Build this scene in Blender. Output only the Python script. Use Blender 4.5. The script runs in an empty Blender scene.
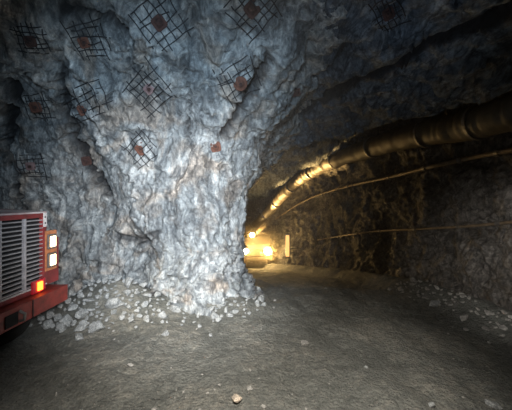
import bpy, bmesh, math, random
import numpy as np
from mathutils import Vector, Matrix
from mathutils.bvhtree import BVHTree

random.seed(7)
C = bpy.context.scene.collection
F, HX, HY, CZ = 300.0, 256.0, 200.0, 2.0          # focal length in pixels, principal point, eye height

# ------------------------------------------------------------------ helpers
def ray(px, py):
    return Vector(((px - HX) / F, 1.0, (HY - py) / F))

def at(px, py, d):
    return Vector((0, 0, CZ)) + ray(px, py) * d

def smooth(a, b, x):
    t = np.clip((x - a) / (b - a), 0, 1)
    return t * t * (3 - 2 * t)

def drop(y):
    """how far the ramp has fallen at depth y"""
    return 0.19 * np.log1p(np.exp((y - 6.6) / 0.8)) * 0.8

# ---- noise (vectorised gradient noise)
_rs = np.random.RandomState(3)
_perm = _rs.permutation(512)
_perm = np.concatenate([_perm, _perm, _perm])
_grad = _rs.normal(size=(512, 3)); _grad /= np.linalg.norm(_grad, axis=1)[:, None]
def _h(i, j, k):
    return _perm[_perm[_perm[i & 511] + (j & 511)] % 512 + (k & 511)] % 512
def gnoise(p):
    i = np.floor(p).astype(np.int64); f = p - i
    u = f * f * f * (f * (f * 6 - 15) + 10)
    out = 0
    for dx in (0, 1):
        for dy in (0, 1):
            for dz in (0, 1):
                g = _grad[_h(i[:, 0] + dx, i[:, 1] + dy, i[:, 2] + dz)]
                d = (g * (f - np.array([dx, dy, dz]))).sum(1)
                w = (u[:, 0] if dx else 1 - u[:, 0]) * (u[:, 1] if dy else 1 - u[:, 1]) * (u[:, 2] if dz else 1 - u[:, 2])
                out = out + w * d
    return out * 1.6
def fbm(p, octs=4, gain=0.5, lac=2.03):
    a, s, o = 1.0, 0.0, p.copy()
    for k in range(octs):
        s = s + a * gnoise(o + 17.3 * k); a *= gain; o = o * lac
    return s
def ridged(p, octs=4, gain=0.5):
    a, s, o = 1.0, 0.0, p.copy()
    for k in range(octs):
        s = s + a * (1 - np.abs(gnoise(o + 9.1 * k)) * 2); a *= gain; o = o * 2.1
    return s
def facets(p):
    """angular broken blocks: each voronoi cell gets its own tilted plane"""
    i = np.floor(p).astype(np.int64)
    best = np.full(len(p), 1e9); val = np.zeros(len(p))
    for dx in (-1, 0, 1):
        for dy in (-1, 0, 1):
            for dz in (-1, 0, 1):
                c = i + np.array([dx, dy, dz])
                hh = _h(c[:, 0], c[:, 1], c[:, 2])
                q = c + 0.5 + 0.45 * _grad[hh]
                r = p - q
                d = (r * r).sum(1)
                v = _grad[(hh * 7 + 3) % 512, 0] * 0.6 + (r * _grad[(hh * 13 + 5) % 512]).sum(1) * 0.9
                m = d < best
                best = np.where(m, d, best); val = np.where(m, v, val)
    return val

def grid_mesh(name, V, nu, nv, mat, flip=False):
    me = bpy.data.meshes.new(name)
    idx = np.arange(nu * nv).reshape(nu, nv)
    a, b, c, d = idx[:-1, :-1], idx[1:, :-1], idx[1:, 1:], idx[:-1, 1:]
    q = np.stack([a, b, c, d] if not flip else [d, c, b, a], -1).reshape(-1, 4)
    me.vertices.add(nu * nv); me.vertices.foreach_set('co', V.astype(np.float32).ravel())
    me.loops.add(q.size); me.loops.foreach_set('vertex_index', q.astype(np.int32).ravel())
    me.polygons.add(len(q)); me.polygons.foreach_set('loop_start', np.arange(0, q.size, 4, dtype=np.int32))
    me.update(); me.validate()
    me.polygons.foreach_set('use_smooth', np.ones(len(q), dtype=bool))
    me.materials.append(mat)
    o = bpy.data.objects.new(name, me); C.objects.link(o)
    return o, q

def grid_normals(V, nu, nv):
    G = V.reshape(nu, nv, 3)
    n = np.cross(np.gradient(G, axis=0), np.gradient(G, axis=1)).reshape(-1, 3)
    return n / (np.linalg.norm(n, axis=1)[:, None] + 1e-9)

def tag(o, label=None, cat=None, group=None, kind=None):
    if label: o['label'] = label
    if cat: o['category'] = cat
    if group: o['group'] = group
    if kind: o['kind'] = kind
    return o

def empty(name, loc, rotz=0, **k):
    o = bpy.data.objects.new(name, None); C.objects.link(o)
    o.location = loc; o.rotation_euler = (0, 0, rotz); o.empty_display_size = 0.2
    return tag(o, **k)

def obj(name, bm, mat, parent=None, smooth_=False, local=False):
    """one mesh object; coordinates are world unless local is set"""
    bmesh.ops.recalc_face_normals(bm, faces=bm.faces)
    me = bpy.data.meshes.new(name); bm.to_mesh(me); bm.free()
    if smooth_:
        for p in me.polygons: p.use_smooth = True
    me.materials.append(mat)
    o = bpy.data.objects.new(name, me); C.objects.link(o)
    if parent:
        o.parent = parent
        if not local:
            r = parent
            M = Matrix.Identity(4)
            while r:
                M = r.matrix_basis @ M; r = r.parent
            me.transform(M.inverted())
    return o

def box(bm, x0, x1, y0, y1, z0, z1, bev=0.0):
    vs = [bm.verts.new((x, y, z)) for x in (x0, x1) for y in (y0, y1) for z in (z0, z1)]
    fs = [bm.faces.new([vs[i] for i in f]) for f in ((0, 1, 3, 2), (4, 6, 7, 5), (0, 4, 5, 1), (2, 3, 7, 6), (0, 2, 6, 4), (1, 5, 7, 3))]
    if bev:
        es = list({e for f in fs for e in f.edges})
        bmesh.ops.bevel(bm, geom=es, offset=bev, segments=2, affect='EDGES', profile=0.6)
    return bm

def prism(bm, pts, axis, a0, a1):
    """extrude a 2-D outline along an axis (x or y)"""
    def mk(p, a): return (a, p[0], p[1]) if axis == 'x' else (p[0], a, p[1])
    A = [bm.verts.new(mk(p, a0)) for p in pts]; B = [bm.verts.new(mk(p, a1)) for p in pts]
    n = len(pts)
    bm.faces.new(A); bm.faces.new(B[::-1])
    for i in range(n): bm.faces.new([A[i], B[i], B[(i + 1) % n], A[(i + 1) % n]])
    return bm

def tube(bm, pts, rad, seg=8, cap=True):
    pts = [Vector(p) for p in pts]
    rs = rad if hasattr(rad, '__len__') else [rad] * len(pts)
    rings = []; up = None
    for i, p in enumerate(pts):
        t = (pts[min(i + 1, len(pts) - 1)] - pts[max(i - 1, 0)]).normalized()
        if up is None:
            up = Vector((0, 0, 1)) if abs(t.z) < 0.9 else Vector((1, 0, 0))
        a = t.cross(up).normalized(); b = a.cross(t).normalized(); up = b
        rings.append([bm.verts.new(p + (a * math.cos(2 * math.pi * k / seg) + b * math.sin(2 * math.pi * k / seg)) * rs[i]) for k in range(seg)])
    for A, B in zip(rings, rings[1:]):
        for k in range(seg):
            bm.faces.new([A[k], A[(k + 1) % seg], B[(k + 1) % seg], B[k]])
    if cap:
        bm.faces.new(rings[0][::-1]); bm.faces.new(rings[-1])
    return bm

def lathe(bm, prof, axis_o, axis_d, seg=24):
    """prof: (radius, distance along axis)"""
    d = Vector(axis_d).normalized(); o = Vector(axis_o)
    a = d.orthogonal().normalized(); b = d.cross(a)
    rings = []
    for r, h in prof:
        rings.append([bm.verts.new(o + d * h + (a * math.cos(2 * math.pi * k / seg) + b * math.sin(2 * math.pi * k / seg)) * max(r, 1e-4)) for k in range(seg)])
    for A, B in zip(rings, rings[1:]):
        for k in range(seg): bm.faces.new([A[k], A[(k + 1) % seg], B[(k + 1) % seg], B[k]])
    bm.faces.new(rings[0][::-1]); bm.faces.new(rings[-1])
    return bm

def catmull(P, n):
    P = [np.array(p, float) for p in P]
    P = [2 * P[0] - P[1]] + P + [2 * P[-1] - P[-2]]
    out = []
    for i in range(1, len(P) - 2):
        for t in np.linspace(0, 1, n, endpoint=False):
            a, b, c, d = P[i - 1], P[i], P[i + 1], P[i + 2]
            out.append(0.5 * (2 * b + (c - a) * t + (2 * a - 5 * b + 4 * c - d) * t ** 2 + (3 * b - a - 3 * c + d) * t ** 3))
    out.append(P[-2])
    return np.array(out)

def resample(P, density):
    """points along a polyline with spacing = density(point)"""
    out = [P[0]]; acc = 0
    for a, b in zip(P, P[1:]):
        L = np.linalg.norm(b - a); m = max(1, int(L / 0.004)); 
        for k in range(1, m + 1):
            p = a + (b - a) * k / m; acc += L / m
            if acc >= density(p): out.append(p); acc = 0
    return np.array(out)

# ------------------------------------------------------------------ materials
def new_mat(name):
    m = bpy.data.materials.new(name); m.use_nodes = True
    nt = m.node_tree; bs = nt.nodes['Principled BSDF']
    return m, nt, bs
def N(nt, typ, **k):
    n = nt.nodes.new(typ)
    for a, b in k.items():
        if a.startswith('i_'): n.inputs[a[2:].replace('_', ' ')].default_value = b
        else: setattr(n, a, b)
    return n
def ramp(nt, stops, src):
    r = nt.nodes.new('ShaderNodeValToRGB')
    e = r.color_ramp.elements
    e[0].position, e[0].color = stops[0][0], (*stops[0][1], 1)
    e[1].position, e[1].color = stops[-1][0], (*stops[-1][1], 1)
    for p, c in stops[1:-1]:
        x = e.new(p); x.color = (*c, 1)
    nt.links.new(src, r.inputs[0])
    return r
def mix(nt, fac, a, b, mode='MIX'):
    m = nt.nodes.new('ShaderNodeMix'); m.data_type = 'RGBA'; m.blend_type = mode
    for s, v in ((m.inputs[0], fac), (m.inputs[6], a), (m.inputs[7], b)):
        if isinstance(v, (int, float)): s.default_value = v
        elif isinstance(v, tuple): s.default_value = (*v, 1)
        else: nt.links.new(v, s)
    return m.outputs[2]
def math_(nt, op, a, b):
    m = nt.nodes.new('ShaderNodeMath'); m.operation = op
    for s, v in ((m.inputs[0], a), (m.inputs[1], b)):
        if isinstance(v, (int, float)): s.default_value = v
        else: nt.links.new(v, s)
    return m.outputs[0]

def rock_mat(name, dark, mid, pale, streak=(1.0, 1.0, 0.45), bump=0.6, rough=0.85, crack=0.75, warm=0.0):
    m, nt, bs = new_mat(name)
    tc = N(nt, 'ShaderNodeTexCoord')
    mp = N(nt, 'ShaderNodeMapping'); mp.inputs['Scale'].default_value = streak
    nt.links.new(tc.outputs['Object'], mp.inputs['Vector'])
    big = N(nt, 'ShaderNodeTexNoise', i_Scale=0.9, i_Detail=6.0, i_Roughness=0.6, i_Distortion=0.8)
    med = N(nt, 'ShaderNodeTexNoise', i_Scale=4.5, i_Detail=8.0, i_Roughness=0.68, i_Distortion=1.6)
    fine = N(nt, 'ShaderNodeTexNoise', i_Scale=22.0, i_Detail=6.0, i_Roughness=0.7, i_Distortion=0.5)
    for n in (big, med): nt.links.new(mp.outputs[0], n.inputs['Vector'])
    nt.links.new(tc.outputs['Object'], fine.inputs['Vector'])
    # warped coordinates for the fracture pattern
    warp = mix(nt, 0.22, mp.outputs[0], med.outputs['Color'], 'ADD')
    v1 = N(nt, 'ShaderNodeTexVoronoi', feature='DISTANCE_TO_EDGE', i_Scale=2.6)
    v2 = N(nt, 'ShaderNodeTexVoronoi', feature='DISTANCE_TO_EDGE', i_Scale=7.0)
    v3 = N(nt, 'ShaderNodeTexVoronoi', i_Scale=11.0)
    for v in (v1, v2, v3): nt.links.new(warp, v.inputs['Vector'])
    c = ramp(nt, [(0.34, dark), (0.5, mid), (0.66, pale)], math_(nt, 'ADD', math_(nt, 'MULTIPLY', big.outputs['Fac'], 0.4), math_(nt, 'MULTIPLY', med.outputs['Fac'], 0.6))).outputs[0]
    wisp = N(nt, 'ShaderNodeTexNoise', i_Scale=2.2, i_Detail=9.0, i_Roughness=0.62, i_Distortion=3.5)
    nt.links.new(mp.outputs[0], wisp.inputs['Vector'])
    c = mix(nt, 0.85, c, ramp(nt, [(0.36, (0.42, 0.43, 0.45)), (0.5, (1, 1, 1)), (0.62, (1.45, 1.44, 1.42))], wisp.outputs['Fac']).outputs[0], 'MULTIPLY')
    if warm:
        wn_ = N(nt, 'ShaderNodeTexNoise', i_Scale=1.3, i_Detail=4.0, i_Distortion=1.0)
        nt.links.new(tc.outputs['Object'], wn_.inputs['Vector'])
        c = mix(nt, math_(nt, 'MULTIPLY', ramp(nt, [(0.48, (0, 0, 0)), (0.64, (1, 1, 1))], wn_.outputs['Fac']).outputs[0], warm), c, (1.0, 0.80, 0.66), 'MULTIPLY')
    k1 = ramp(nt, [(0.0, (0.25, 0.25, 0.27)), (0.03, (1, 1, 1))], v1.outputs['Distance']).outputs[0]
    k2 = ramp(nt, [(0.0, (0.45, 0.45, 0.47)), (0.035, (1, 1, 1))], v2.outputs['Distance']).outputs[0]
    c = mix(nt, crack, c, k1, 'MULTIPLY'); c = mix(nt, crack * 0.8, c, k2, 'MULTIPLY')
    fr = ramp(nt, [(0.3, (0.55, 0.55, 0.56)), (0.7, (1.35, 1.35, 1.33))], fine.outputs['Fac']).outputs[0]
    c = mix(nt, 0.8, c, fr, 'MULTIPLY')
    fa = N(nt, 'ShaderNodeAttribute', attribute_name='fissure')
    c = mix(nt, math_(nt, 'MULTIPLY', fa.outputs['Fac'], 0.96), c, (0.02, 0.02, 0.024))  # near-black mixed into the rock colour as shade in fissures and roof crease
    nt.links.new(c, bs.inputs['Base Color'])
    bs.inputs['Roughness'].default_value = rough
    h = math_(nt, 'ADD', math_(nt, 'MULTIPLY', med.outputs['Fac'], 0.10), math_(nt, 'MULTIPLY', fine.outputs['Fac'], 0.025))
    h = math_(nt, 'ADD', h, math_(nt, 'MULTIPLY', v3.outputs['Distance'], 0.03))
    h = math_(nt, 'ADD', h, math_(nt, 'MULTIPLY', math_(nt, 'MINIMUM', v1.outputs['Distance'], 0.05), 0.5 * crack))
    b = N(nt, 'ShaderNodeBump', i_Strength=bump, i_Distance=1.0)
    nt.links.new(h, b.inputs['Height']); nt.links.new(b.outputs[0], bs.inputs['Normal'])
    return m

def plain(name, col, rough=0.6, metal=0.0, var=0.35, scale=9.0, bump=0.0, dirt=None):
    m, nt, bs = new_mat(name)
    tc = N(nt, 'ShaderNodeTexCoord')
    n = N(nt, 'ShaderNodeTexNoise', i_Scale=scale, i_Detail=6.0, i_Roughness=0.65)
    nt.links.new(tc.outputs['Object'], n.inputs['Vector'])
    lo = dirt or tuple(v * (1 - var) for v in col)
    hi = tuple(min(1, v * (1 + var)) for v in col)
    r = ramp(nt, [(0.32, lo), (0.5, col), (0.7, hi)], n.outputs['Fac'])
    nt.links.new(r.outputs[0], bs.inputs['Base Color'])
    bs.inputs['Roughness'].default_value = rough; bs.inputs['Metallic'].default_value = metal
    if bump:
        b = N(nt, 'ShaderNodeBump', i_Strength=bump, i_Distance=0.02)
        nt.links.new(n.outputs['Fac'], b.inputs['Height']); nt.links.new(b.outputs[0], bs.inputs['Normal'])
    return m

def glow(name, col, strength):
    m, nt, bs = new_mat(name)
    n = N(nt, 'ShaderNodeTexNoise', i_Scale=3.0)
    r = ramp(nt, [(0.3, tuple(v * 0.9 for v in col)), (0.7, col)], n.outputs['Fac'])
    nt.links.new(r.outputs[0], bs.inputs['Emission Color'])
    bs.inputs['Emission Strength'].default_value = strength
    bs.inputs['Base Color'].default_value = (*col, 1)
    return m

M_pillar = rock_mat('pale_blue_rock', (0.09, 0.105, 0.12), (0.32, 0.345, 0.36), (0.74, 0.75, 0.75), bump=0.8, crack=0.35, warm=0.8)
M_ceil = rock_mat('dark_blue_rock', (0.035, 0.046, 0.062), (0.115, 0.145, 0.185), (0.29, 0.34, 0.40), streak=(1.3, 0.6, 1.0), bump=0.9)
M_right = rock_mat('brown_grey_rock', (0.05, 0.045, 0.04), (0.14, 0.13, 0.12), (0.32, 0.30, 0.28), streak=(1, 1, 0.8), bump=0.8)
M_rubble = rock_mat('broken_rock', (0.16, 0.17, 0.175), (0.36, 0.375, 0.38), (0.66, 0.67, 0.67), streak=(1, 1, 1), bump=0.25, crack=0.3)
M_rubble_d = rock_mat('dull_broken_rock', (0.15, 0.145, 0.14), (0.34, 0.33, 0.31), (0.58, 0.56, 0.53), streak=(1, 1, 1), bump=0.25, crack=0.3)
M_gravel = plain('grey_gravel', (0.15, 0.145, 0.13), 0.9, var=0.5, scale=30)
M_red = plain('faded_red_paint', (0.25, 0.035, 0.035), 0.5, 0.1, dirt=(0.13, 0.03, 0.025), scale=6, bump=0.15)
M_bump = plain('red_bumper_paint', (0.23, 0.03, 0.022), 0.5, 0.1, dirt=(0.12, 0.025, 0.015), scale=8, bump=0.2)
M_hood = plain('dusty_hood', (0.52, 0.43, 0.42), 0.7, 0.0, dirt=(0.40, 0.2, 0.2), scale=4)
M_slat = plain('grey_slat', (0.50, 0.46, 0.47), 0.45, 0.2, var=0.3)
M_darkm = plain('dark_void', (0.012, 0.011, 0.012), 0.9, 0.0)
M_steel = plain('dull_steel', (0.22, 0.21, 0.2), 0.5, 0.7, scale=14)
M_rubber = plain('black_rubber', (0.02, 0.02, 0.02), 0.8, scale=12)
M_rust = plain('rusty_plate', (0.15, 0.062, 0.042), 0.85, 0.1, dirt=(0.06, 0.03, 0.024), scale=16, bump=0.3)
M_rustd = plain('dark_rusty_plate', (0.07, 0.032, 0.027), 0.85, 0.1, dirt=(0.025, 0.015, 0.014), scale=16, bump=0.3)
M_pink = plain('pale_rusty_plate', (0.24, 0.16, 0.16), 0.85, 0.1, dirt=(0.13, 0.075, 0.075), scale=16, bump=0.3)
M_wire = plain('dark_wire', (0.035, 0.035, 0.04), 0.7, 0.4)
M_duct = plain('dusty_duct', (0.085, 0.066, 0.042), 0.62, 0.0, var=0.3, scale=5, bump=0.5)
M_pipe = plain('grey_brown_pipe', (0.2, 0.15, 0.1), 0.6, 0.2, scale=10)
M_white = plain('white_sticker', (0.7, 0.64, 0.62), 0.6, scale=40)
M_glass = plain('dark_glass', (0.03, 0.035, 0.04), 0.1)
M_yellow = plain('dirty_dark_paint', (0.06, 0.045, 0.03), 0.6, scale=8)
G_head = glow('headlight_glow', (1.0, 0.70, 0.40), 6.0)
G_red = glow('marker_glow', (1.0, 0.16, 0.02), 6.0)
G_far = glow('far_headlight_glow', (1.0, 0.66, 0.25), 170.0)
G_tube = glow('tube_glow', (1.0, 0.62, 0.2), 1.1)
M_redlens = plain('red_lens', (0.5, 0.015, 0.03), 0.3, scale=20)
M_amber_spill = plain('amber_spill_housing', (0.52, 0.19, 0.08), 0.45, scale=20)  # amber deepened to carry the headlights' orange spill

# floor material: damp muddy gravel
M_floor, nt, bs = new_mat('muddy_gravel')
tc = N(nt, 'ShaderNodeTexCoord')
n1 = N(nt, 'ShaderNodeTexNoise', i_Scale=0.7, i_Detail=5.0, i_Roughness=0.6, i_Distortion=0.6)
n2 = N(nt, 'ShaderNodeTexNoise', i_Scale=9.0, i_Detail=8.0, i_Roughness=0.72)
n3 = N(nt, 'ShaderNodeTexVoronoi', i_Scale=26.0)
n4 = N(nt, 'ShaderNodeTexNoise', i_Scale=60.0, i_Detail=4.0, i_Roughness=0.7)
for n in (n1, n2, n3, n4): nt.links.new(tc.outputs['Object'], n.inputs['Vector'])
c = ramp(nt, [(0.3, (0.055, 0.06, 0.055)), (0.5, (0.15, 0.155, 0.145)), (0.66, (0.30, 0.285, 0.25))], math_(nt, 'ADD', math_(nt, 'MULTIPLY', n1.outputs['Fac'], 0.5), math_(nt, 'MULTIPLY', n2.outputs['Fac'], 0.5))).outputs[0]
c = mix(nt, 0.8, c, ramp(nt, [(0.3, (0.5, 0.5, 0.5)), (0.72, (1.5, 1.48, 1.42))], n4.outputs['Fac']).outputs[0], 'MULTIPLY')
nt.links.new(c, bs.inputs['Base Color']); bs.inputs['Roughness'].default_value = 0.8
h = math_(nt, 'ADD', math_(nt, 'MULTIPLY', n2.outputs['Fac'], 0.06), math_(nt, 'MULTIPLY', n4.outputs['Fac'], 0.012))
h = math_(nt, 'SUBTRACT', h, math_(nt, 'MULTIPLY', n3.outputs['Distance'], 0.022))
b = N(nt, 'ShaderNodeBump', i_Strength=0.9, i_Distance=1.0)
nt.links.new(h, b.inputs['Height']); nt.links.new(b.outputs[0], bs.inputs['Normal'])

# ------------------------------------------------------------------ floor
def floor_z(x, y):
    x = np.asarray(x, float); y = np.asarray(y, float)
    z = -drop(y)
    z = z + 0.5 * np.exp(-(((x + 2.75) / 0.72) ** 2 + ((y - 5.7) / 0.55) ** 2))         # heap by the truck
    z = z + 0.22 * np.exp(-(((x + 1.1) / 1.2) ** 2 + ((y - 5.75) / 0.35) ** 2))          # foot of the pillar
    wx = wall_right_x(y)
    z = z + 0.30 * np.exp(-((x - (wx - 0.75)) / 0.38) ** 2)                             # berm along the right wall
    # wheel ruts curving into the ramp
    for off in (-0.55, 0.0, 0.75, 1.35):
        xc = off + 1.0 - 0.02 * (y - 3) ** 2 * np.sign(y - 3) * 0.6
        z = z - 0.03 * np.exp(-((x - xc) / 0.13) ** 2) * smooth(1.5, 3.0, y)
    P = np.stack([x.ravel(), y.ravel(), 0 * x.ravel()], 1)
    z = z + 0.05 * fbm(P * 0.8, 3).reshape(x.shape) + 0.018 * fbm(P * 4.0 + 5, 3).reshape(x.shape)
    return z

RW = catmull([(5.0, -3), (4.9, 0), (4.8, 3), (4.6, 5.2), (4.15, 8), (3.4, 13), (2.2, 18), (0.6, 22), (-2, 25.5), (-6, 28)], 40)
def wall_right_x(y):
    return np.interp(y, RW[:, 1], RW[:, 0])
LW = catmull([(-10, 8.2), (-7.5, 7.2), (-5.5, 6.7), (-3.8, 6.35), (-2.4, 6.05), (-1.4, 5.75), (-0.75, 5.75), (-0.38, 6.2), (-0.33, 7.2), (-0.6, 9), (-1.3, 13), (-2.6, 17), (-5, 21), (-9, 24)], 60)

ys = np.concatenate([np.linspace(-2, 1.5, 20), np.arange(1.55, 8, 0.03), np.linspace(8.05, 27, 150)])
xs = np.concatenate([np.linspace(-9, -4.05, 40), np.arange(-4, 5, 0.03), np.linspace(5.05, 6.5, 8)])
X, Y = np.meshgrid(xs, ys, indexing='ij')
Vf = np.stack([X, Y, floor_z(X, Y)], -1).reshape(-1, 3)
Pn = Vf * np.array([1, 1, 0])
Vf[:, 2] += 0.010 * facets(Pn * 12) + 0.016 * facets(Pn * 9) * smooth(-0.1, 0.4, gnoise(Pn * 1.3))
floor, qf = grid_mesh('floor', Vf, len(xs), len(ys), M_floor, flip=False)
tag(floor, 'dark damp muddy gravel floor of the mine drive', kind='structure')
BF = BVHTree.FromPolygons(Vf.tolist(), qf.tolist())
def ground(x, y):
    h = BF.ray_cast(Vector((x, y, 8)), Vector((0, 0, -1)))
    return h[0].z if h[0] else float(floor_z(np.array([x]), np.array([y]))[0])

# ------------------------------------------------------------------ rock walls
def dens(p):
    d = math.hypot(p[0], p[1])
    if -6 < p[0] and p[1] < 7.3: return 0.022
    return 0.03 + max(0, d - 6) * 0.006
def sweep(path, flare, side, hs):
    n = len(path)
    t = np.gradient(path, axis=0); t /= np.linalg.norm(t, axis=1)[:, None]
    for _ in range(12):
        t[1:-1] = (t[:-2] + t[1:-1] * 2 + t[2:]) / 4
    t /= np.linalg.norm(t, axis=1)[:, None]
    nrm = np.stack([t[:, 1], -t[:, 0]], 1) * side
    fl = flare(hs)
    P = path[:, None, :] + nrm[:, None, :] * fl[None, :, None]
    Z = np.broadcast_to(-drop(path[:, 1])[:, None] + hs[None, :], (n, len(hs)))
    return np.concatenate([P, Z[:, :, None]], 2).reshape(-1, 3), nrm

hs = np.concatenate([np.linspace(-0.5, 0.0, 6), np.arange(0.02, 5.4, 0.022)])
def flare_left(h):
    return 2.6 * (np.clip(h - 2.1, 0, None) / 2.9) ** 2 + 0.28 * np.clip(0.9 - h, 0, 1) ** 2 * 1.2
pl = resample(LW, dens)
VL, _ = sweep(pl, flare_left, 1, hs)
nu, nv = len(pl), len(hs)
NL = -grid_normals(VL, nu, nv)
if NL[len(NL) // 3, 1] > 0: NL = -NL
S = VL * np.array([1, 1, 0.55])
warp = np.stack([fbm(VL * 1.5 + k * 31, 2) for k in range(3)], 1) * 0.25
d = 0.30 * fbm(S * 0.55 + 3, 3)
d += 0.10 * ridged((S + warp) * np.array([1.6, 1.6, 0.9]), 3) - 0.12
d += 0.085 * facets((S + warp) * 2.6)
d += 0.035 * facets((VL + warp) * 6.0)
d += 0.03 * fbm(VL * 9, 3)
# draped vertical flutes near the corner
flu = smooth(-2.3, -1.2, VL[:, 0]) * smooth(3.6, 2.6, VL[:, 2])
d += flu * 0.07 * ridged((VL + warp * 0.8) * np.array([4.2, 4.2, 0.7]) + 11, 2) 
# undercut ledges close to the floor
led = smooth(1.5, 0.3, VL[:, 2])
d += led * 0.10 * facets((VL + warp) * np.array([2.2, 2.2, 4.5]) + 4)
VL = VL + NL * d[:, None]

# fissures and hollows carved along surface lines, with shade darkened into their colour
idx = np.arange(nu * nv).reshape(nu, nv)
qL = np.stack([idx[:-1, :-1], idx[1:, :-1], idx[1:, 1:], idx[:-1, 1:]], -1).reshape(-1, 4)
B0 = BVHTree.FromPolygons(VL.tolist(), qL.tolist())
EYE = Vector((0, 0, CZ))
def hit(px, py, tree):
    r = tree.ray_cast(EYE, ray(px, py).normalized())
    return r[0], r[1]
fissures = [
    ([(56, 78), (64, 104), (70, 128), (75, 145), (82, 156), (91, 172), (100, 184), (108, 192)], 0.105, 0.4),
    ([(272, 62), (262, 78), (250, 100), (240, 118), (231, 130), (224, 138)], 0.085, 0.36),
    ([(14, 84), (9, 105), (7, 130), (6, 152)], 0.11, 0.35),
    ([(12, 176), (18, 194), (22, 212)], 0.05, 0.2),
    ([(38, 184), (44, 198), (52, 212)], 0.035, 0.2),
    ([(62, 12), (92, 14), (116, 24), (130, 38)], 0.06, 0.22),
    ([(205, 150), (209, 178), (214, 205)], 0.03, 0.07),
    ([(118, 236), (140, 240), (156, 232)], 0.10, 0.14),
    ([(112, 290), (128, 284), (146, 288), (158, 296)], 0.05, 0.2),
    ([(104, 60), (112, 92), (104, 108)], 0.03, 0.12),
    ([(183, 60), (190, 96), (187, 132), (192, 150)], 0.03, 0.14),
    ([(128, 60), (138, 70), (150, 112), (148, 132)], 0.02, 0.10),
    ([(296, 92), (290, 110), (278, 128), (268, 150)], 0.05, 0.2),
]
fis_shade = np.zeros(len(VL)); carve = np.zeros(len(VL))
for pts, w, dep in fissures:
    P2 = np.array(pts, float)
    for a, b in zip(P2, P2[1:]):
        m = max(2, int(np.hypot(*(b - a)) / 2.5))
        for k in range(m):
            q = a + (b - a) * k / m
            hp = hit(q[0] + 1.6 * math.sin(q[1] * 0.9), q[1], B0)[0]
            if hp is None: continue
            df = VL - np.array(hp)
            near = np.where((df * df).sum(1) < 0.36)[0]
            df = df[near]; nn = NL[near]
            dn = (df * nn).sum(1)
            r = np.linalg.norm(df - dn[:, None] * nn, axis=1) / (w * (0.85 + 0.6 * gnoise(VL[near] * 4)))
            e = np.exp(-r ** 2)
            carve[near] = np.maximum(carve[near], dep * e)
            fis_shade[near] = np.maximum(fis_shade[near], np.minimum(1, 1.5 * e) * min(1, dep / 0.18))
VL = VL - NL * carve[:, None]
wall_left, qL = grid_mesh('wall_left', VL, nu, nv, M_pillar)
at_ = wall_left.data.attributes.new('fissure', 'FLOAT', 'POINT'); at_.data.foreach_set('value', fis_shade.astype(np.float32))
tag(wall_left, 'pale blue-grey blasted rock pillar flaring into the roof', kind='structure')
BL = BVHTree.FromPolygons(VL.tolist(), qL.tolist())

pr = resample(RW, lambda p: 0.035 + max(0, p[1] - 5) * 0.006)
hr = np.concatenate([np.linspace(-0.5, 0, 5), np.arange(0.03, 5.6, 0.04)])
VR, _ = sweep(pr, lambda h: 1.2 * (np.clip(h - 3.4, 0, None) / 2.0) ** 2 - 0.10 * h + 0.3 * np.clip(0.6 - h, 0, 1), -1, hr)
NR = grid_normals(VR, len(pr), len(hr))
if NR[len(NR) // 4, 0] > 0: NR = -NR
warp = np.stack([fbm(VR * 1.5 + k * 31, 2) for k in range(3)], 1) * 0.25
d = 0.18 * fbm(VR * 0.7 + 8, 3) + 0.09 * facets((VR + warp) * 2.0) + 0.05 * facets((VR + warp) * 5) + 0.03 * fbm(VR * 8, 3)
VR = VR + NR * d[:, None]
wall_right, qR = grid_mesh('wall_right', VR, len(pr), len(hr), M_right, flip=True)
tag(wall_right, 'dim brown-grey rock wall of the mine tunnel', kind='structure')
BR = BVHTree.FromPolygons(VR.tolist(), qR.tolist())

# ------------------------------------------------------------------ ceiling
xs = np.concatenate([np.linspace(-10, -3.1, 60), np.arange(-3, 6.5, 0.03)])
ys = np.concatenate([np.linspace(-2, 1.9, 25), np.arange(2.0, 11, 0.035), np.linspace(11.1, 28, 110)])
X, Y = np.meshgrid(xs, ys, indexing='ij')
P = np.stack([X, Y, 0 * X], -1).reshape(-1, 3)
s = ((X - 3.0) * 0.901 + (Y - 3.8) * 0.434).ravel() + 0.06 * fbm(P * 0.9, 3)
brow = 1.2 + 0.10 * gnoise(P * 0.7 + 3)
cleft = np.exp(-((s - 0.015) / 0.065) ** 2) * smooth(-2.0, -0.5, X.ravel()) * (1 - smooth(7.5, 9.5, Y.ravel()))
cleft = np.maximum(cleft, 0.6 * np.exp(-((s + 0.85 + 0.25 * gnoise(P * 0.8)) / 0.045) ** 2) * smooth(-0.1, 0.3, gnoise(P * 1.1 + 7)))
z = 4.95 - 0.55 * smooth(-2.4, 0.0, s)
z -= 0.17 * smooth(0.0, 0.09, s)
fade = 1 - smooth(8.6, 10.6, P[:, 1])
z -= 0.55 * np.clip(s / 1.3, 0, 1) * smooth(0, 0.3, s) * fade
z += 1.35 * smooth(brow, brow + 0.3, s) * (0.35 + 0.65 * fade)
z -= 0.9 * drop(P[:, 1]) * smooth(8, 12, P[:, 1])
P[:, 2] = z
A = np.stack([s, P[:, 0] * 0.434 - P[:, 1] * 0.901, z], 1)     # across / along the bedding
warp = np.stack([fbm(P * 1.5 + k * 31, 2) for k in range(3)], 1) * 0.2
d = 0.14 * fbm(P * 0.8 + 2, 3) + 0.10 * facets((A + warp) * np.array([2.6, 0.9, 1.0])) + 0.055 * facets((A + warp) * np.array([6, 2.4, 3])) + 0.03 * fbm(A * np.array([9, 5, 6]), 3)
P[:, 2] += d + 0.16 * cleft * (s < 0.02)
ceiling, qc = grid_mesh('ceiling', P, len(xs), len(ys), M_ceil, flip=True)
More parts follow.
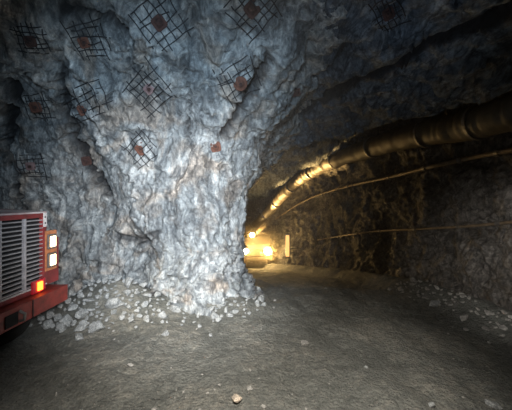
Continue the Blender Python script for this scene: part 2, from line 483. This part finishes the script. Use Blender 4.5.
ac_ = ceiling.data.attributes.new('fissure', 'FLOAT', 'POINT'); ac_.data.foreach_set('value', np.minimum(1, 1.6 * cleft).astype(np.float32))  # shadow of the roof crease painted along its step
tag(ceiling, 'dark blue rock roof stepping down toward the tunnel', kind='structure')
BC = BVHTree.FromPolygons(P.tolist(), qc.tolist())

# ------------------------------------------------------------------ rock bolt plates with wire mesh
def first_hit(px, py):
    best = None
    for T in (BL, BC, BR):
        p, n = hit(px, py, T)
        if p is not None and (best is None or (p - EYE).length < (best[0] - EYE).length):
            best = (p, n, T)
    return best
def smooth_normal(p, T):
    n = Vector()
    for i in range(16):
        q = p + Vector((random.uniform(-.3, .3), random.uniform(-.1, .1), random.uniform(-.3, .3)))
        r = T.find_nearest(q)
        if r[0] is not None:
            m = r[1]
            if m.dot(EYE - p) < 0: m = -m
            n += m
    return n.normalized()

def bolt_plate(px, py, size_px, rot, plate_px, mat, label, mesh=True, off=(0, 0), shape=4, nw=(6, 6)):
    p, n0, T = first_hit(px, py)
    n = smooth_normal(p, T)
    n = (n + (EYE - p).normalized() * 1.5).normalized()
    d = p.y
    R = Vector((1, 0, 0)); R = (R - n * R.dot(n)).normalized(); U = n.cross(R).normalized()
    if U.z < 0: U = -U
    a = math.radians(rot)
    u = (R * math.cos(a) + U * math.sin(a)); v = (-R * math.sin(a) + U * math.cos(a))
    root = empty('rock_bolt_plate', p, label=label, cat='rock bolt plate', group='rock bolt plates pinned to the rock')
    def onrock(q, lift):
        r = T.ray_cast(q + n * 0.8, -n, 1.5)
        if r[0] is None: return q
        return r[0] + n * lift
    hs_ = plate_px / 2 * d / F
    base = onrock(p, 0.02)
    # domed pressed plate
    bm = bmesh.new()
    k = 4 if shape == 4 else 10
    rings = []
    for rr, hh in ((1.0, -0.012), (1.0, 0.004), (0.62, 0.010), (0.42, 0.034), (0.22, 0.040)):
        ring = []
        for i in range(24):
            th = 2 * math.pi * i / 24
            if shape == 4 and rr > 0.5:
                c_, s_ = math.cos(th), math.sin(th); m_ = max(abs(c_), abs(s_)); q = (c_ / m_ * rr, s_ / m_ * rr)
                m2 = math.hypot(*q); lim = 1.25 * rr
                if m2 > lim: q = (q[0] * lim / m2, q[1] * lim / m2)
            else: q = (math.cos(th) * rr, math.sin(th) * rr)
            ring.append(bm.verts.new(base + (u * q[0] + v * q[1]) * hs_ + n * (hh + 0.02)))
        rings.append(ring)
    for A_, B_ in zip(rings, rings[1:]):
        for i in range(24): bm.faces.new([A_[i], A_[(i + 1) % 24], B_[(i + 1) % 24], B_[i]])
    bm.faces.new(rings[0][::-1]); bm.faces.new(rings[-1])
    obj('plate', bm, mat, root)
    bm = bmesh.new()
    lathe(bm, [(0.030, 0.0), (0.030, 0.03), (0.013, 0.034), (0.013, 0.085), (0.006, 0.09)], base + n * 0.05, n, 6)
    obj('bolt', bm, M_rustd, root)
    if mesh:
        bm = bmesh.new(); half = size_px / 2 * d / F
        rw = 0.0085
        for axis in (0, 1):
            m = nw[axis]
            for i in range(m):
                t = (i - (m - 1) / 2) / ((m - 1) / 2) * half * 0.86 + random.uniform(-0.035, 0.035) * half * 2
                tilt = random.uniform(-0.10, 0.10)
                e0 = -half * random.uniform(0.55, 1.2); e1 = half * random.uniform(0.55, 1.2)
                pts = []
                for j in range(13):
                    w = e0 + (e1 - e0) * j / 12
                    bend = 0.012 * math.sin(j * 0.9 + i * 2) + tilt * w
                    q = base + (u * (w + off[0] * half) + v * (t + bend + off[1] * half) if axis == 0 else u * (t + bend + off[0] * half) + v * (w + off[1] * half))
                    pts.append(onrock(q, 0.016 + 0.008 * axis))
                # wires bridge hollows: relax
                for _ in range(3):
                    for j in range(1, 12):
                        mpt = (pts[j - 1] + pts[j + 1]) / 2
                        if (mpt - pts[j]).dot(n) > 0: pts[j] = mpt
                        else: pts[j] = pts[j] * 0.75 + mpt * 0.25
                tube(bm, pts, rw, 5)
        obj('wire_mesh', bm, M_wire, root)
    return root

bolt_plate(31, 41, 30, -4, 10, M_rustd, 'dark rusty plate on square wire mesh, highest on the far left of the rock face')
bolt_plate(84, 42, 34, 8, 10, M_rust, 'dull red plate with wire mesh spreading to its right, high on the rock face', off=(0.35, 0.1))
bolt_plate(159, 23, 46, 34, 13, M_rustd, 'dark red plate on diagonal wire mesh at the top of the rock face')
bolt_plate(252, 9, 46, 42, 14, M_rustd, 'dark red plate on large diagonal wire mesh highest near the roof')
bolt_plate(240, 83, 42, 28, 14, M_rust, 'bright rust plate on tilted wire mesh beside the long diagonal fissure', shape=10)
bolt_plate(149, 89, 40, 40, 9, M_pink, 'pale pinkish plate on diagonal wire mesh in the middle of the rock face')
bolt_plate(142, 149, 30, 38, 11, M_rust, 'rust plate on small diagonal wire mesh, lowest above the pale lower rock', nw=(5, 5))
bolt_plate(36, 107, 26, 3, 10, M_rust, 'rust plate on square wire mesh below the highest far left plate')
bolt_plate(83, 110, 32, 22, 10, M_rust, 'rust plate beside the fissure with wire mesh bent up to its right', off=(0.3, 0.35), nw=(5, 5))
bolt_plate(31, 166, 26, 2, 8, M_pink, 'dull plate on wire mesh just above the red truck hood')
bolt_plate(86, 161, 20, 10, 9, M_rustd, 'small dark red plate without mesh inside the long left fissure', mesh=False)
bolt_plate(216, 147, 20, 10, 10, M_rust, 'small rust plate without mesh near the pillar corner', mesh=False)
bolt_plate(296, 92, 20, 10, 9, M_rustd, 'small dark plate without mesh on the roof beyond the diagonal fissure', mesh=False)
bolt_plate(389, 14, 30, 30, 11, M_rustd, 'dark plate with wire mesh on the shadowed roof above the tunnel')

# ------------------------------------------------------------------ red truck crossing in from the left, nose toward +x
XF, XB = -2.85, -2.70
truck = empty('red_truck', (-4.6, 3.05, 0), label='red mine truck with slatted grille and lit headlights entering beside the rock pillar', cat='truck')
Y0, Y1 = 2.05, 4.36
# bonnet: outline in (x,z), extruded in y
bm = bmesh.new(); prism(bm, [(-4.3, 1.92), (XF - 0.12, 1.84), (XF - 0.05, 1.80), (XF - 0.05, 0.84), (-4.3, 0.84)], 'y', Y0 + 0.12, 4.05)
obj('engine_cover', bm, M_red, truck)
bm = bmesh.new(); prism(bm, [(-4.3, 1.925), (XF - 0.10, 1.855), (XF + 0.01, 1.845), (XF + 0.01, 1.825), (XF - 0.10, 1.83), (-4.3, 1.90)], 'y', Y0 + 0.10, 4.07)
obj('bonnet_lid', bm, M_hood, truck)
# grille frame
g = bmesh.new()
box(g, XF - 0.06, XF + 0.01, 4.0, 4.07, 0.82, 1.84, 0.01)
box(g, XF - 0.06, XF + 0.01, Y0 + 0.1, Y0 + 0.17, 0.82, 1.84, 0.01)
box(g, XF - 0.06, XF + 0.012, Y0 + 0.1, 4.07, 1.765, 1.825, 0.01)
box(g, XF - 0.06, XF + 0.01, Y0 + 0.1, 4.07, 0.80, 0.86, 0.01)
obj('grille_frame', g, M_red, truck)
g = bmesh.new(); box(g, XF - 0.055, XF - 0.04, Y0 + 0.15, 4.02, 0.84, 1.79)
obj('radiator', g, M_darkm, truck)
g = bmesh.new()
nsl = 17
for i in range(nsl):
    zc = 0.895 + (1.735 - 0.895) * i / (nsl - 1)
    prism(g, [(XF - 0.035, zc - 0.016), (XF + 0.004, zc - 0.006), (XF + 0.004, zc + 0.004), (XF - 0.035, zc + 0.006)], 'y', Y0 + 0.16, 4.01)
gr = obj('grille_slats', g, M_slat, truck)
for yb in (2.95, 3.34, 3.70):
    g = bmesh.new(); box(g, XF - 0.03, XF + 0.010, yb - 0.014, yb + 0.014, 0.86, 1.77, 0.004)
    obj('grille_bar', g, M_slat, truck)
g = bmesh.new(); box(g, XF - 0.01, XF + 0.016, Y0 + 0.1, 4.07, 0.862, 0.878, 0.004)
tag(obj('grille_trim', g, M_white, truck), 'pale strip along the bottom of the grille')
# notice plate on the grille corner
g = bmesh.new(); box(g, XF + 0.01, XF + 0.016, 4.002, 4.066, 1.64, 1.83, 0.002)
st = obj('notice_plate', g, M_white, truck)
for zz in (1.69, 1.77):
    g = bmesh.new(); lathe(g, [(0.012, 0), (0.012, 0.003)], (XF + 0.0165, 4.034, zz), (1, 0, 0), 10)
    obj('dark_symbol', g, M_darkm, st)
# wing that carries the headlights
g = bmesh.new(); prism(g, [(-4.1, 1.50), (XF - 0.10, 1.50), (XF - 0.02, 1.46), (XF - 0.02, 0.84), (-3.2, 0.80), (-3.3, 1.0), (-3.55, 1.16), (-3.85, 1.12), (-4.1, 0.86)], 'y', 4.07, 4.36)
obj('wing', g, M_red, truck)
g = bmesh.new(); prism(g, [(-4.1, 1.50), (XF - 0.10, 1.50), (XF - 0.02, 1.46), (XF - 0.02, 0.84), (-3.2, 0.80), (-3.3, 1.0), (-3.55, 1.16), (-3.85, 1.12), (-4.1, 0.86)], 'y', Y0 - 0.17, Y0 + 0.12)
obj('wing', g, M_red, truck)
for ys_ in (4.035, Y0 - 0.10):
    g = bmesh.new()
    y0_, y1_ = ys_, ys_ + 0.24
    box(g, XF - 0.03, XF + 0.015, y0_, y1_, 1.03, 1.58, 0.012)
    hb = obj('headlight_housing', g, M_amber_spill, truck)
    for zc in (1.43, 1.175):
        g = bmesh.new()
        box(g, XF + 0.012, XF + 0.045, y0_ + 0.03, y1_ - 0.045, zc - 0.10, zc + 0.10, 0.012)
        hl = obj('headlight', g, M_steel, hb)
        g = bmesh.new()
        box(g, XF + 0.04, XF + 0.056, y0_ + 0.055, y1_ - 0.075, zc - 0.072, zc + 0.072, 0.010)
        # a headlight glass is part of the headlight; kept one level up so the tree stays three deep
        tag(obj('headlight_lens', g, G_head, hb), 'glowing warm white lens')
# red marker lamp
g = bmesh.new(); box(g, XF + 0.008, XF + 0.035, 3.78, 4.02, 0.80, 0.965, 0.012)
mk = obj('marker_lamp', g, M_redlens, truck)
g = bmesh.new(); box(g, XF + 0.03, XF + 0.055, 3.86, 3.945, 0.825, 0.94, 0.010)
tag(obj('marker_lens', g, G_red, mk), 'glowing orange square')
# bumper
bm = bmesh.new()
prism(bm, [(XB, 0.79), (XB, 0.58), (XB - 0.05, 0.55), (XB - 0.30, 0.55), (XB - 0.30, 0.79)], 'y', Y0 - 0.2, 4.30)
obj('bumper', bm, M_bump, truck)
bum = [o for o in truck.children if o.name.startswith('bumper')][0]
g = bmesh.new(); box(g, XB - 0.02, XB + 0.012, 3.22, 3.40, 0.60, 0.74, 0.012); obj('tow_pocket', g, M_darkm, bum)
g = bmesh.new()
tube(g, [Vector((XB + 0.005, 3.42, 0.62)), Vector((XB + 0.05, 3.43, 0.63)), Vector((XB + 0.06, 3.43, 0.70)), Vector((XB + 0.005, 3.42, 0.735))], 0.016, 8)
obj('tow_hook', g, M_steel, bum)
g = bmesh.new(); box(g, XB - 0.02, XB + 0.008, 3.62, 3.635, 0.57, 0.79, 0.003); obj('bumper_seam', g, M_darkm, bum)
# chassis, wheels, cab, tray (mostly out of the frame)
g = bmesh.new(); box(g, -7.2, XB - 0.25, 2.5, 3.6, 0.52, 0.84, 0.02); obj('chassis', g, M_darkm, truck)
g = bmesh.new(); prism(g, [(-5.6, 0.84), (-4.3, 0.84), (-4.3, 1.75), (-4.6, 2.45), (-5.6, 2.5)], 'y', 1.95, 4.25); cab = obj('cab', g, M_red, truck)
g = bmesh.new(); prism(g, [(-4.34, 1.82), (-4.56, 2.36), (-4.53, 2.38), (-4.30, 1.83)], 'y', 2.1, 4.1); obj('windscreen', g, M_glass, cab)
g = bmesh.new(); box(g, -5.5, -4.7, 4.24, 4.262, 1.55, 2.3, 0.02); obj('side_window', g, M_glass, cab)
g = bmesh.new(); prism(g, [(-8.0, 0.95), (-5.75, 0.95), (-5.7, 1.7), (-8.2, 1.7)], 'y', 1.95, 4.25); obj('tray', g, M_steel, truck)
for wx in (-3.62, -6.9):
    for wy in (2.0, 4.0):
        zg = 0.0
        g = bmesh.new(); lathe(g, [(0.26, 0.02), (0.40, 0.0), (0.47, 0.05), (0.48, 0.15), (0.47, 0.25), (0.40, 0.30), (0.26, 0.28)], (wx, wy, 0.46), (0, 1, 0), 28)
        w = obj('wheel', g, M_rubber, truck, smooth_=True)
        g = bmesh.new(); lathe(g, [(0.25, 0.05), (0.25, 0.25), (0.12, 0.24), (0.10, 0.30), (0.02, 0.31)], (wx, wy, 0.46), (0, 1, 0), 20)
        obj('rim', g, M_steel, w)

# ------------------------------------------------------------------ distant truck in the tunnel
TD = 20.0
tz = -float(drop(np.array(TD)))
ft = empty('distant_truck', (0.07, TD + 0.2, tz), label='distant truck with three blazing headlights coming up the tunnel', cat='truck')
def fbx(name, mat, x0, x1, y0, y1, z0, z1, bev=0.03, parent=None):
    g = bmesh.new(); box(g, x0, x1, TD + y0, TD + y1, tz + z0, tz + z1, bev); return obj(name, g, mat, parent or ft)
fbx('chassis', M_darkm, -0.7, 0.85, 0.3, 5.0, 0.45, 0.75)
g = bmesh.new(); prism(g, [(TD + 0.25, tz + 0.7), (TD + 0.2, tz + 1.25), (TD + 1.2, tz + 1.4), (TD + 1.5, tz + 2.0), (TD + 2.6, tz + 2.05), (TD + 2.6, tz + 0.7)], 'x', -0.9, 1.05)
fb = obj('body', g, M_yellow, ft)
g = bmesh.new(); prism(g, [(TD + 1.21, tz + 1.43), (TD + 1.47, tz + 1.94), (TD + 1.44, tz + 1.96), (TD + 1.18, tz + 1.45)], 'x', -0.78, 0.93); obj('windscreen', g, M_glass, ft)
fbx('bumper', M_darkm, -1.0, 1.15, 0.0, 0.25, 0.5, 0.78)
fbx('tray', M_yellow, -0.95, 1.1, 2.7, 5.2, 0.8, 1.7)
lamps = []
for lx, lz, r in ((-0.68, 1.1, 0.18), (0.80, 1.1, 0.25), (-0.27, 2.03, 0.18)):
    y_ = 0.16 if lz < 1.5 else 1.44
    g = bmesh.new(); lathe(g, [(r * 0.7, 0.14), (r * 1.15, 0.06), (r * 1.15, 0.0), (r, 0.0)], (lx, TD + y_, tz + lz), (0, 1, 0), 20)
    hl = obj('headlight', g, M_steel, ft)
    g = bmesh.new(); lathe(g, [(r, 0.01), (r * 0.85, -0.02), (r * 0.4, -0.04), (0.01, -0.045)], (lx, TD + y_, tz + lz), (0, 1, 0), 20)
    obj('headlight_lens', g, G_far, hl)
    lamps.append((lx, TD + y_ - 0.15, tz + lz, r))
for wx in (-0.9, 0.8):
    for wy in (1.0, 4.2):
        g = bmesh.new(); lathe(g, [(0.24, 0.02), (0.42, 0.0), (0.46, 0.06), (0.46, 0.22), (0.42, 0.28), (0.24, 0.26)], (wx - 0.02, TD + wy, tz + 0.44 - 0.19 * (wy - 0.2)), (1, 0, 0), 24)
        w = obj('wheel', g, M_rubber, ft, smooth_=True)
        g = bmesh.new(); lathe(g, [(0.22, 0.05), (0.22, 0.24), (0.1, 0.25), (0.08, 0.28)], (wx - 0.02, TD + wy, tz + 0.44 - 0.19 * (wy - 0.2)), (1, 0, 0), 16)
        obj('rim', g, M_steel, w)

# glowing strip standing on the tunnel wall beside the distant truck
sp = at(287.5, 245.5, 17.6)
strip = empty('strip_lamp', (sp.x, sp.y, sp.z - 0.68), label='glowing vertical strip lamp beside the distant truck', cat='lamp')
g = bmesh.new(); box(g, sp.x - 0.12, sp.x + 0.12, sp.y, sp.y + 0.10, sp.z - 0.70, sp.z + 0.66, 0.02); obj('lamp_housing', g, M_steel, strip)
g = bmesh.new(); box(g, sp.x - 0.10, sp.x + 0.10, sp.y - 0.04, sp.y + 0.005, sp.z - 0.64, sp.z + 0.60, 0.03); obj('lamp_tube', g, G_tube, strip)
g = bmesh.new()
for zz in (-0.45, -0.2): 
    w = RW[np.argmin(abs(RW[:, 1] - sp.y))]
    tube(g, [Vector((sp.x, sp.y + 0.05, sp.z + zz)), Vector((w[0] + 0.25, sp.y + 0.05, sp.z + zz))], 0.025, 6)
obj('bracket', g, M_steel, strip)

# dusty air hanging round the distant truck
mh = bpy.data.materials.new('dust_haze'); mh.use_nodes = True
nh = mh.node_tree; nh.nodes.remove(nh.nodes['Principled BSDF'])
vh = nh.nodes.new('ShaderNodeVolumeScatter'); vh.inputs['Density'].default_value = 0.16; vh.inputs['Anisotropy'].default_value = 0.6
vh.inputs['Color'].default_value = (1, 0.85, 0.6, 1)
th = nh.nodes.new('ShaderNodeTexCoord'); mph = nh.nodes.new('ShaderNodeMapping'); mph.vector_type = 'TEXTURE'
mph.inputs['Location'].default_value = (0.35, TD - 0.9, tz + 1.5); mph.inputs['Scale'].default_value = (2.6, 2.8, 1.9)
gh = nh.nodes.new('ShaderNodeTexGradient'); gh.gradient_type = 'QUADRATIC_SPHERE'
nh.links.new(th.outputs['Object'], mph.inputs['Vector']); nh.links.new(mph.outputs[0], gh.inputs['Vector'])
nh.links.new(math_(nh, 'MULTIPLY', gh.outputs['Fac'], 0.17), vh.inputs['Density'])
nh.links.new(vh.outputs[0], nh.nodes['Material Output'].inputs['Volume'])
g = bmesh.new(); bmesh.ops.create_icosphere(g, subdivisions=3, radius=1, matrix=Matrix.Translation((0.35, TD - 0.9, tz + 1.5)) @ Matrix.Diagonal((2.6, 2.8, 1.9, 1)))
tag(obj('dust_haze', g, mh), 'warm dusty haze glowing round the distant truck headlights', 'haze', kind='stuff')

# ------------------------------------------------------------------ ventilation duct and pipes
def hires(P, n): return [Vector(p) for p in catmull([tuple(p) for p in P], n)]
dpts = [at(640, 66, 3.6), at(512, 113, 5.0), at(452, 128, 6.3), at(400, 139, 8.0), at(350, 155, 11.0), at(322, 166, 13.2), at(300, 179, 15.2), at(283, 195, 17.2), at(270, 210, 19.2), at(262, 218, 21.5), at(248, 232, 24)]
path = hires(dpts, 26)
duct = empty('ventilation_duct', path[len(path) // 2], label='long round ventilation duct hanging along the tunnel roof, lit gold', cat='duct')
g = bmesh.new()
rad = []
for i, p in enumerate(path):
    seam = 0.007 * abs(math.sin(i * 0.46))
    rad.append(0.30 + seam + 0.012 * math.sin(i * 1.9) * math.sin(i * 0.31))
tube(g, path, rad, 28)
for v in g.verts:
    k = fbm(np.array([[v.co.x * 2.2, v.co.y * 2.2, v.co.z * 2.2]]), 3)[0]
    v.co += Vector((0.0, 0.0, 1.0)) * 0.035 * k
    v.co.x += 0.02 * k
obj('duct_sleeve', g, M_duct, duct, smooth_=True)
for i in range(12, len(path) - 10, 26):
    g = bmesh.new(); a, b_ = path[i], path[i + 1]; t = (b_ - a).normalized()
    tube(g, [a, a + t * 0.07], 0.345, 28); obj('coupling_band', g, M_steel, duct)
for i in range(20, len(path) - 30, 34):
    p = path[i]
    r = BC.ray_cast(p, Vector((0, 0, 1)), 4)
    if r[0] is not None:
        g = bmesh.new(); tube(g, [p + Vector((0, 0, 0.28)), r[0] + Vector((0, 0, 0.03))], 0.012, 6); obj('hanger', g, M_wire, duct)

def wall_pipe(name, pix, rad, label, mat, off=0.10):
    pts = []
    for (px, py) in pix:
        p, n = hit(px, py, BR)
        if p is None: continue
        k = (p - EYE).length
        pts.append(EYE + (p - EYE) * (1 - (off + rad) / k * 1.6))
    path = hires(pts, 10)
    root = empty(name, path[len(path) // 2], label=label, cat='pipe', group='service pipes along the tunnel wall')
    g = bmesh.new(); tube(g, path, rad, 10); obj('pipe_run', g, mat, root, smooth_=True)
    for i in range(4, len(path) - 2, 9):
        p = path[i]; t = (path[i + 1] - p).normalized()
        g = bmesh.new(); tube(g, [p, p + t * 0.09], rad * 1.45, 10); obj('pipe_joint', g, M_steel, root)
    for i in range(8, len(path) - 2, 9):
        p = path[i]
        r = BR.find_nearest(p)
        if r[0] is not None:
            g = bmesh.new(); tube(g, [p, r[0] + (r[0] - p).normalized() * 0.05], 0.014, 6); obj('pipe_bracket', g, M_steel, root)
    return root
wall_pipe('service_pipe', [(540, 143), (512, 150), (470, 158), (430, 167), (390, 177), (345, 187), (318, 195), (300, 203), (286, 212), (276, 219)], 0.05, 'upper service pipe running below the ventilation duct', M_pipe)
wall_pipe('service_pipe', [(540, 219), (512, 222), (470, 226), (420, 229), (380, 231), (355, 234), (335, 237), (318, 240)], 0.03, 'lower thin service pipe at mid height on the tunnel wall', M_pipe)

# ------------------------------------------------------------------ rubble
def rock_mesh(seed, mat):
    r = random.Random(seed); bm = bmesh.new()
    sx, sy, sz = r.uniform(0.8, 1.25), r.uniform(0.65, 1.0), r.uniform(0.45, 0.8)
    for _ in range(r.randint(11, 17)):
        v = Vector((r.gauss(0, 1), r.gauss(0, 1), r.gauss(0, 1))).normalized() * r.uniform(0.85, 1.05)
        bm.verts.new((v.x * sx, v.y * sy, v.z * sz))
    bmesh.ops.convex_hull(bm, input=bm.verts)
    for v in [v for v in bm.verts if not v.link_faces]: bm.verts.remove(v)
    bmesh.ops.bevel(bm, geom=list(bm.edges), offset=0.05, segments=1, affect='EDGES')
    bmesh.ops.recalc_face_normals(bm, faces=bm.faces)
    me = bpy.data.meshes.new('broken_rock'); bm.to_mesh(me); bm.free(); me.materials.append(mat)
    return me
RM = [rock_mesh(100 + i, M_rubble) for i in range(14)]
M_tan = rock_mat('tan_stone', (0.35, 0.28, 0.22), (0.62, 0.52, 0.42), (0.85, 0.76, 0.66), streak=(1, 1, 1), bump=0.2, crack=0.2)
RT = [rock_mesh(77, M_tan)]
RD = [rock_mesh(300 + i, M_rubble_d) for i in range(10)]
rr = random.Random(5)
def rock(x, y, size, label, group, pool, lift=0.3, z=None, name='broken_rock'):
    o = bpy.data.objects.new(name, rr.choice(pool)); C.objects.link(o)
    o.location = (x, y, (ground(x, y) if z is None else z) + size * lift)
    o.scale = (size,) * 3; o.rotation_euler = (rr.uniform(-.5, .5), rr.uniform(-.5, .5), rr.uniform(0, 6.28))
    return tag(o, label, 'rock', group)
placed = []
def free(x, y, s, k=0.75):
    for (a, b, c_) in placed:
        if (a - x) ** 2 + (b - y) ** 2 < ((s + c_) * k) ** 2: return False
    placed.append((x, y, s)); return True
# heap beside the truck
n = 0
for _ in range(9000):
    if n >= 132: break
    x = rr.gauss(-2.68, 0.52); y = rr.gauss(5.2, 0.36)
    if y < 4.55 or y > 6.0 or x < -3.9: continue
    core = math.exp(-((x + 2.65) / 0.6) ** 2 - ((y - 5.3) / 0.4) ** 2)
    s_ = min(0.17, 0.035 + rr.expovariate(1 / 0.034) * (0.6 + 0.8 * core))
    if not free(x, y, s_, 0.62): continue
    rock(x, y, s_, 'pale grey angular rock in the rubble heap between truck and pillar', 'rocks in the heap beside the truck', RM, lift=0.35 + 0.7 * core * rr.random()); n += 1
# foot of the pillar
n = 0
for _ in range(4000):
    if n >= 66: break
    x = rr.uniform(-2.2, 0.15); y = 5.45 - 0.25 * rr.random() ** 2 * 2 + 0.12 * abs(x + 0.8) + rr.gauss(0, 0.1)
    if x > -0.3: y += (x + 0.3) * 1.0
    s_ = min(0.16, 0.03 + rr.expovariate(1 / 0.03))
    if not free(x, y, s_): continue
    rock(x, y, s_, 'pale fallen rock lying along the foot of the pillar', 'rocks along the foot of the pillar', RM); n += 1
# berm on the right
n = 0
for _ in range(4000):
    if n >= 90: break
    y = 4.1 + 2.9 * rr.random() ** 1.2; x = float(wall_right_x(y)) - 0.98 + rr.gauss(0, 0.13)
    s_ = min(0.13, 0.03 + rr.expovariate(1 / 0.026))
    if not free(x, y, s_, 0.65): continue
    rock(x, y, s_, 'dull grey rock in the rubble bank along the right tunnel wall', 'rocks in the bank along the tunnel wall', RD); n += 1
# named single stones
def px_ground(px, py):
    p = BF.ray_cast(EYE, ray(px, py).normalized())[0]; return p.x, p.y
for px, py, s_, lab, pool in [
    (236, 399, 0.085, 'pale tan stone lying alone on the near floor, closest to the viewer', RT),
    (305, 343, 0.085, 'dark flat stone on the open floor below the pillar corner', RD),
    (211, 334, 0.05, 'small white stone just in front of the pillar rubble', RM),
    (366, 366, 0.03, 'tiny pale stone on the dark right side of the floor', RM),
    (432, 405, 0.045, 'pale flat stone at the bottom edge on the right floor', RM),
    (250, 388, 0.04, 'grey stone behind the pale tan foreground stone', RD),
    (493, 404, 0.07, 'pale stone at the lower right corner of the floor', RM),
    (165, 333, 0.075, 'pale stone lying between the heap and the pillar foot rubble', RM),
    (435, 304, 0.12, 'largest pale rock on the bank along the right tunnel wall', RM),
    (80, 337, 0.10, 'pale blocky rock lowest at the front of the heap', RM),
    (95, 329, 0.13, 'large flat pale rock at the front of the heap', RM),
    (68, 322, 0.15, 'large grey boulder in the heap nearest the truck bumper', RM),
    (113, 305, 0.17, 'tallest pale block on top of the heap', RM),
    (48, 325, 0.11, 'grey rock beneath the truck bumper corner', RM)]:
    x, y = px_ground(px, py + 2); rock(x, y, s_, lab, None, pool, lift=0.35)
# loose stones scattered over the open floor
n = 0
for _ in range(900):
    if n >= 70: break
    y = 2.7 + 5.5 * rr.random() ** 1.6; x = rr.uniform(-0.85, 0.85) * y
    if x < -2.4 or x > 3.4 or y > 5 and x < -0.2: continue
    s_ = 0.010 + rr.expovariate(1 / 0.009)
    if not free(x, y, s_): continue
    rock(x, y, min(s_, 0.05), 'small loose stone scattered on the muddy floor', 'loose stones on the floor', RD, name='loose_stone'); n += 1
# gravel nobody could count
bm = bmesh.new()
for _ in range(3200):
    y = 2.4 + 6.0 * rr.random() ** 1.7; x = rr.uniform(-0.9, 0.9) * y
    if x > 4.2 or x < -3.9: continue
    s_ = rr.uniform(0.004, 0.011)
    m_ = Matrix.Translation((x, y, ground(x, y) + s_ * 0.3)) @ Matrix.Rotation(rr.uniform(0, 6), 4, 'Z') @ Matrix.Diagonal((s_ * rr.uniform(0.8, 1.5), s_, s_ * 0.7, 1))
    bmesh.ops.create_icosphere(bm, subdivisions=1, radius=1, matrix=m_)
gv = obj('gravel', bm, M_gravel)
tag(gv, 'fine grey gravel strewn over the mine floor', 'gravel', kind='stuff')

# ------------------------------------------------------------------ light
def aim(o, target):
    o.rotation_euler = (Vector(target) - o.location).to_track_quat('-Z', 'Y').to_euler()
def spot(name, loc, target, power, col, angle, blend=1.0, size=0.15):
    l = bpy.data.lights.new(name, 'SPOT'); l.energy = power; l.color = col
    l.spot_size = math.radians(angle); l.spot_blend = blend; l.shadow_soft_size = size
    o = bpy.data.objects.new(name, l); C.objects.link(o); o.location = loc; aim(o, target); return o
spot('flash_upper', (-0.3, 0.2, 2.6), (-1.2, 5.2, 2.5), 1000, (0.60, 0.81, 1.0), 72)
spot('flash_lower', (0.1, 0.5, 2.2), (-1.3, 5.8, 1.3), 2000, (1.0, 0.985, 0.96), 64)
spot('flash_roof', (0.5, 1.5, 2.5), (1.3, 4.2, 4.5), 70, (0.55, 0.76, 1.0), 62)
spot('flash_floor', (0.1, 0.9, 3.0), (0.1, 2.9, 0), 920, (1.0, 0.93, 0.82), 84)
spot('flash_right', (1.4, 1.5, 1.9), (4.4, 5.0, 0.9), 420, (1.0, 0.94, 0.86), 42)
for zc in (1.43, 1.175):
    spot('truck_headlight', (XF + 0.12, 4.15, zc), (-1.2, 5.5, 0.2), 60, (1.0, 0.88, 0.7), 76, size=0.06)
for lx, ly, lz, r in lamps:
    spot('distant_headlight', (lx, ly, lz), (0.3, 10, 1.9), 170 * (r / 0.12), (1.0, 0.58, 0.18), 120, 1.0, 0.1)
spot('duct_fill_spot', (-0.1, TD - 0.6, tz + 2.2), tuple(at(286, 192, 17.0)), 5200, (1.0, 0.60, 0.20), 22, 0.8, 0.06)  # added spot without a fixture, gilds the far end of the duct
spot('duct_fill_spot', (-0.1, TD - 0.6, tz + 2.2), tuple(at(322, 166, 13.2)), 19000, (1.0, 0.60, 0.20), 12, 0.8, 0.06)  # second added spot, brightens the middle run of the duct

w = bpy.data.worlds.new('mine_air'); bpy.context.scene.world = w; w.use_nodes = True
wn = w.node_tree; bg = wn.nodes['Background']
bg.inputs[0].default_value = (0.02, 0.025, 0.03, 1); bg.inputs[1].default_value = 0.25
vs = wn.nodes.new('ShaderNodeVolumeScatter'); vs.inputs['Density'].default_value = 0.0016; vs.inputs['Anisotropy'].default_value = 0.55
vs.inputs['Color'].default_value = (1, 0.95, 0.88, 1)
wn.links.new(vs.outputs[0], wn.nodes['World Output'].inputs['Volume'])

# ------------------------------------------------------------------ camera
cam = bpy.data.cameras.new('camera'); co = bpy.data.objects.new('camera', cam); C.objects.link(co)
cam.sensor_fit = 'HORIZONTAL'; cam.sensor_width = 36; cam.lens = 36 * F / 512; cam.clip_start = 0.05
cam.shift_y = (HY - 205.0) / 512.0
co.location = EYE; co.rotation_euler = (math.pi / 2, 0, 0)
bpy.context.scene.camera = co
vsn = bpy.context.scene.view_settings
vsn.view_transform = 'Standard'; vsn.look = 'None'; vsn.exposure = 0.0; vsn.gamma = 1.0
bpy.context.scene.cycles.use_denoising = True
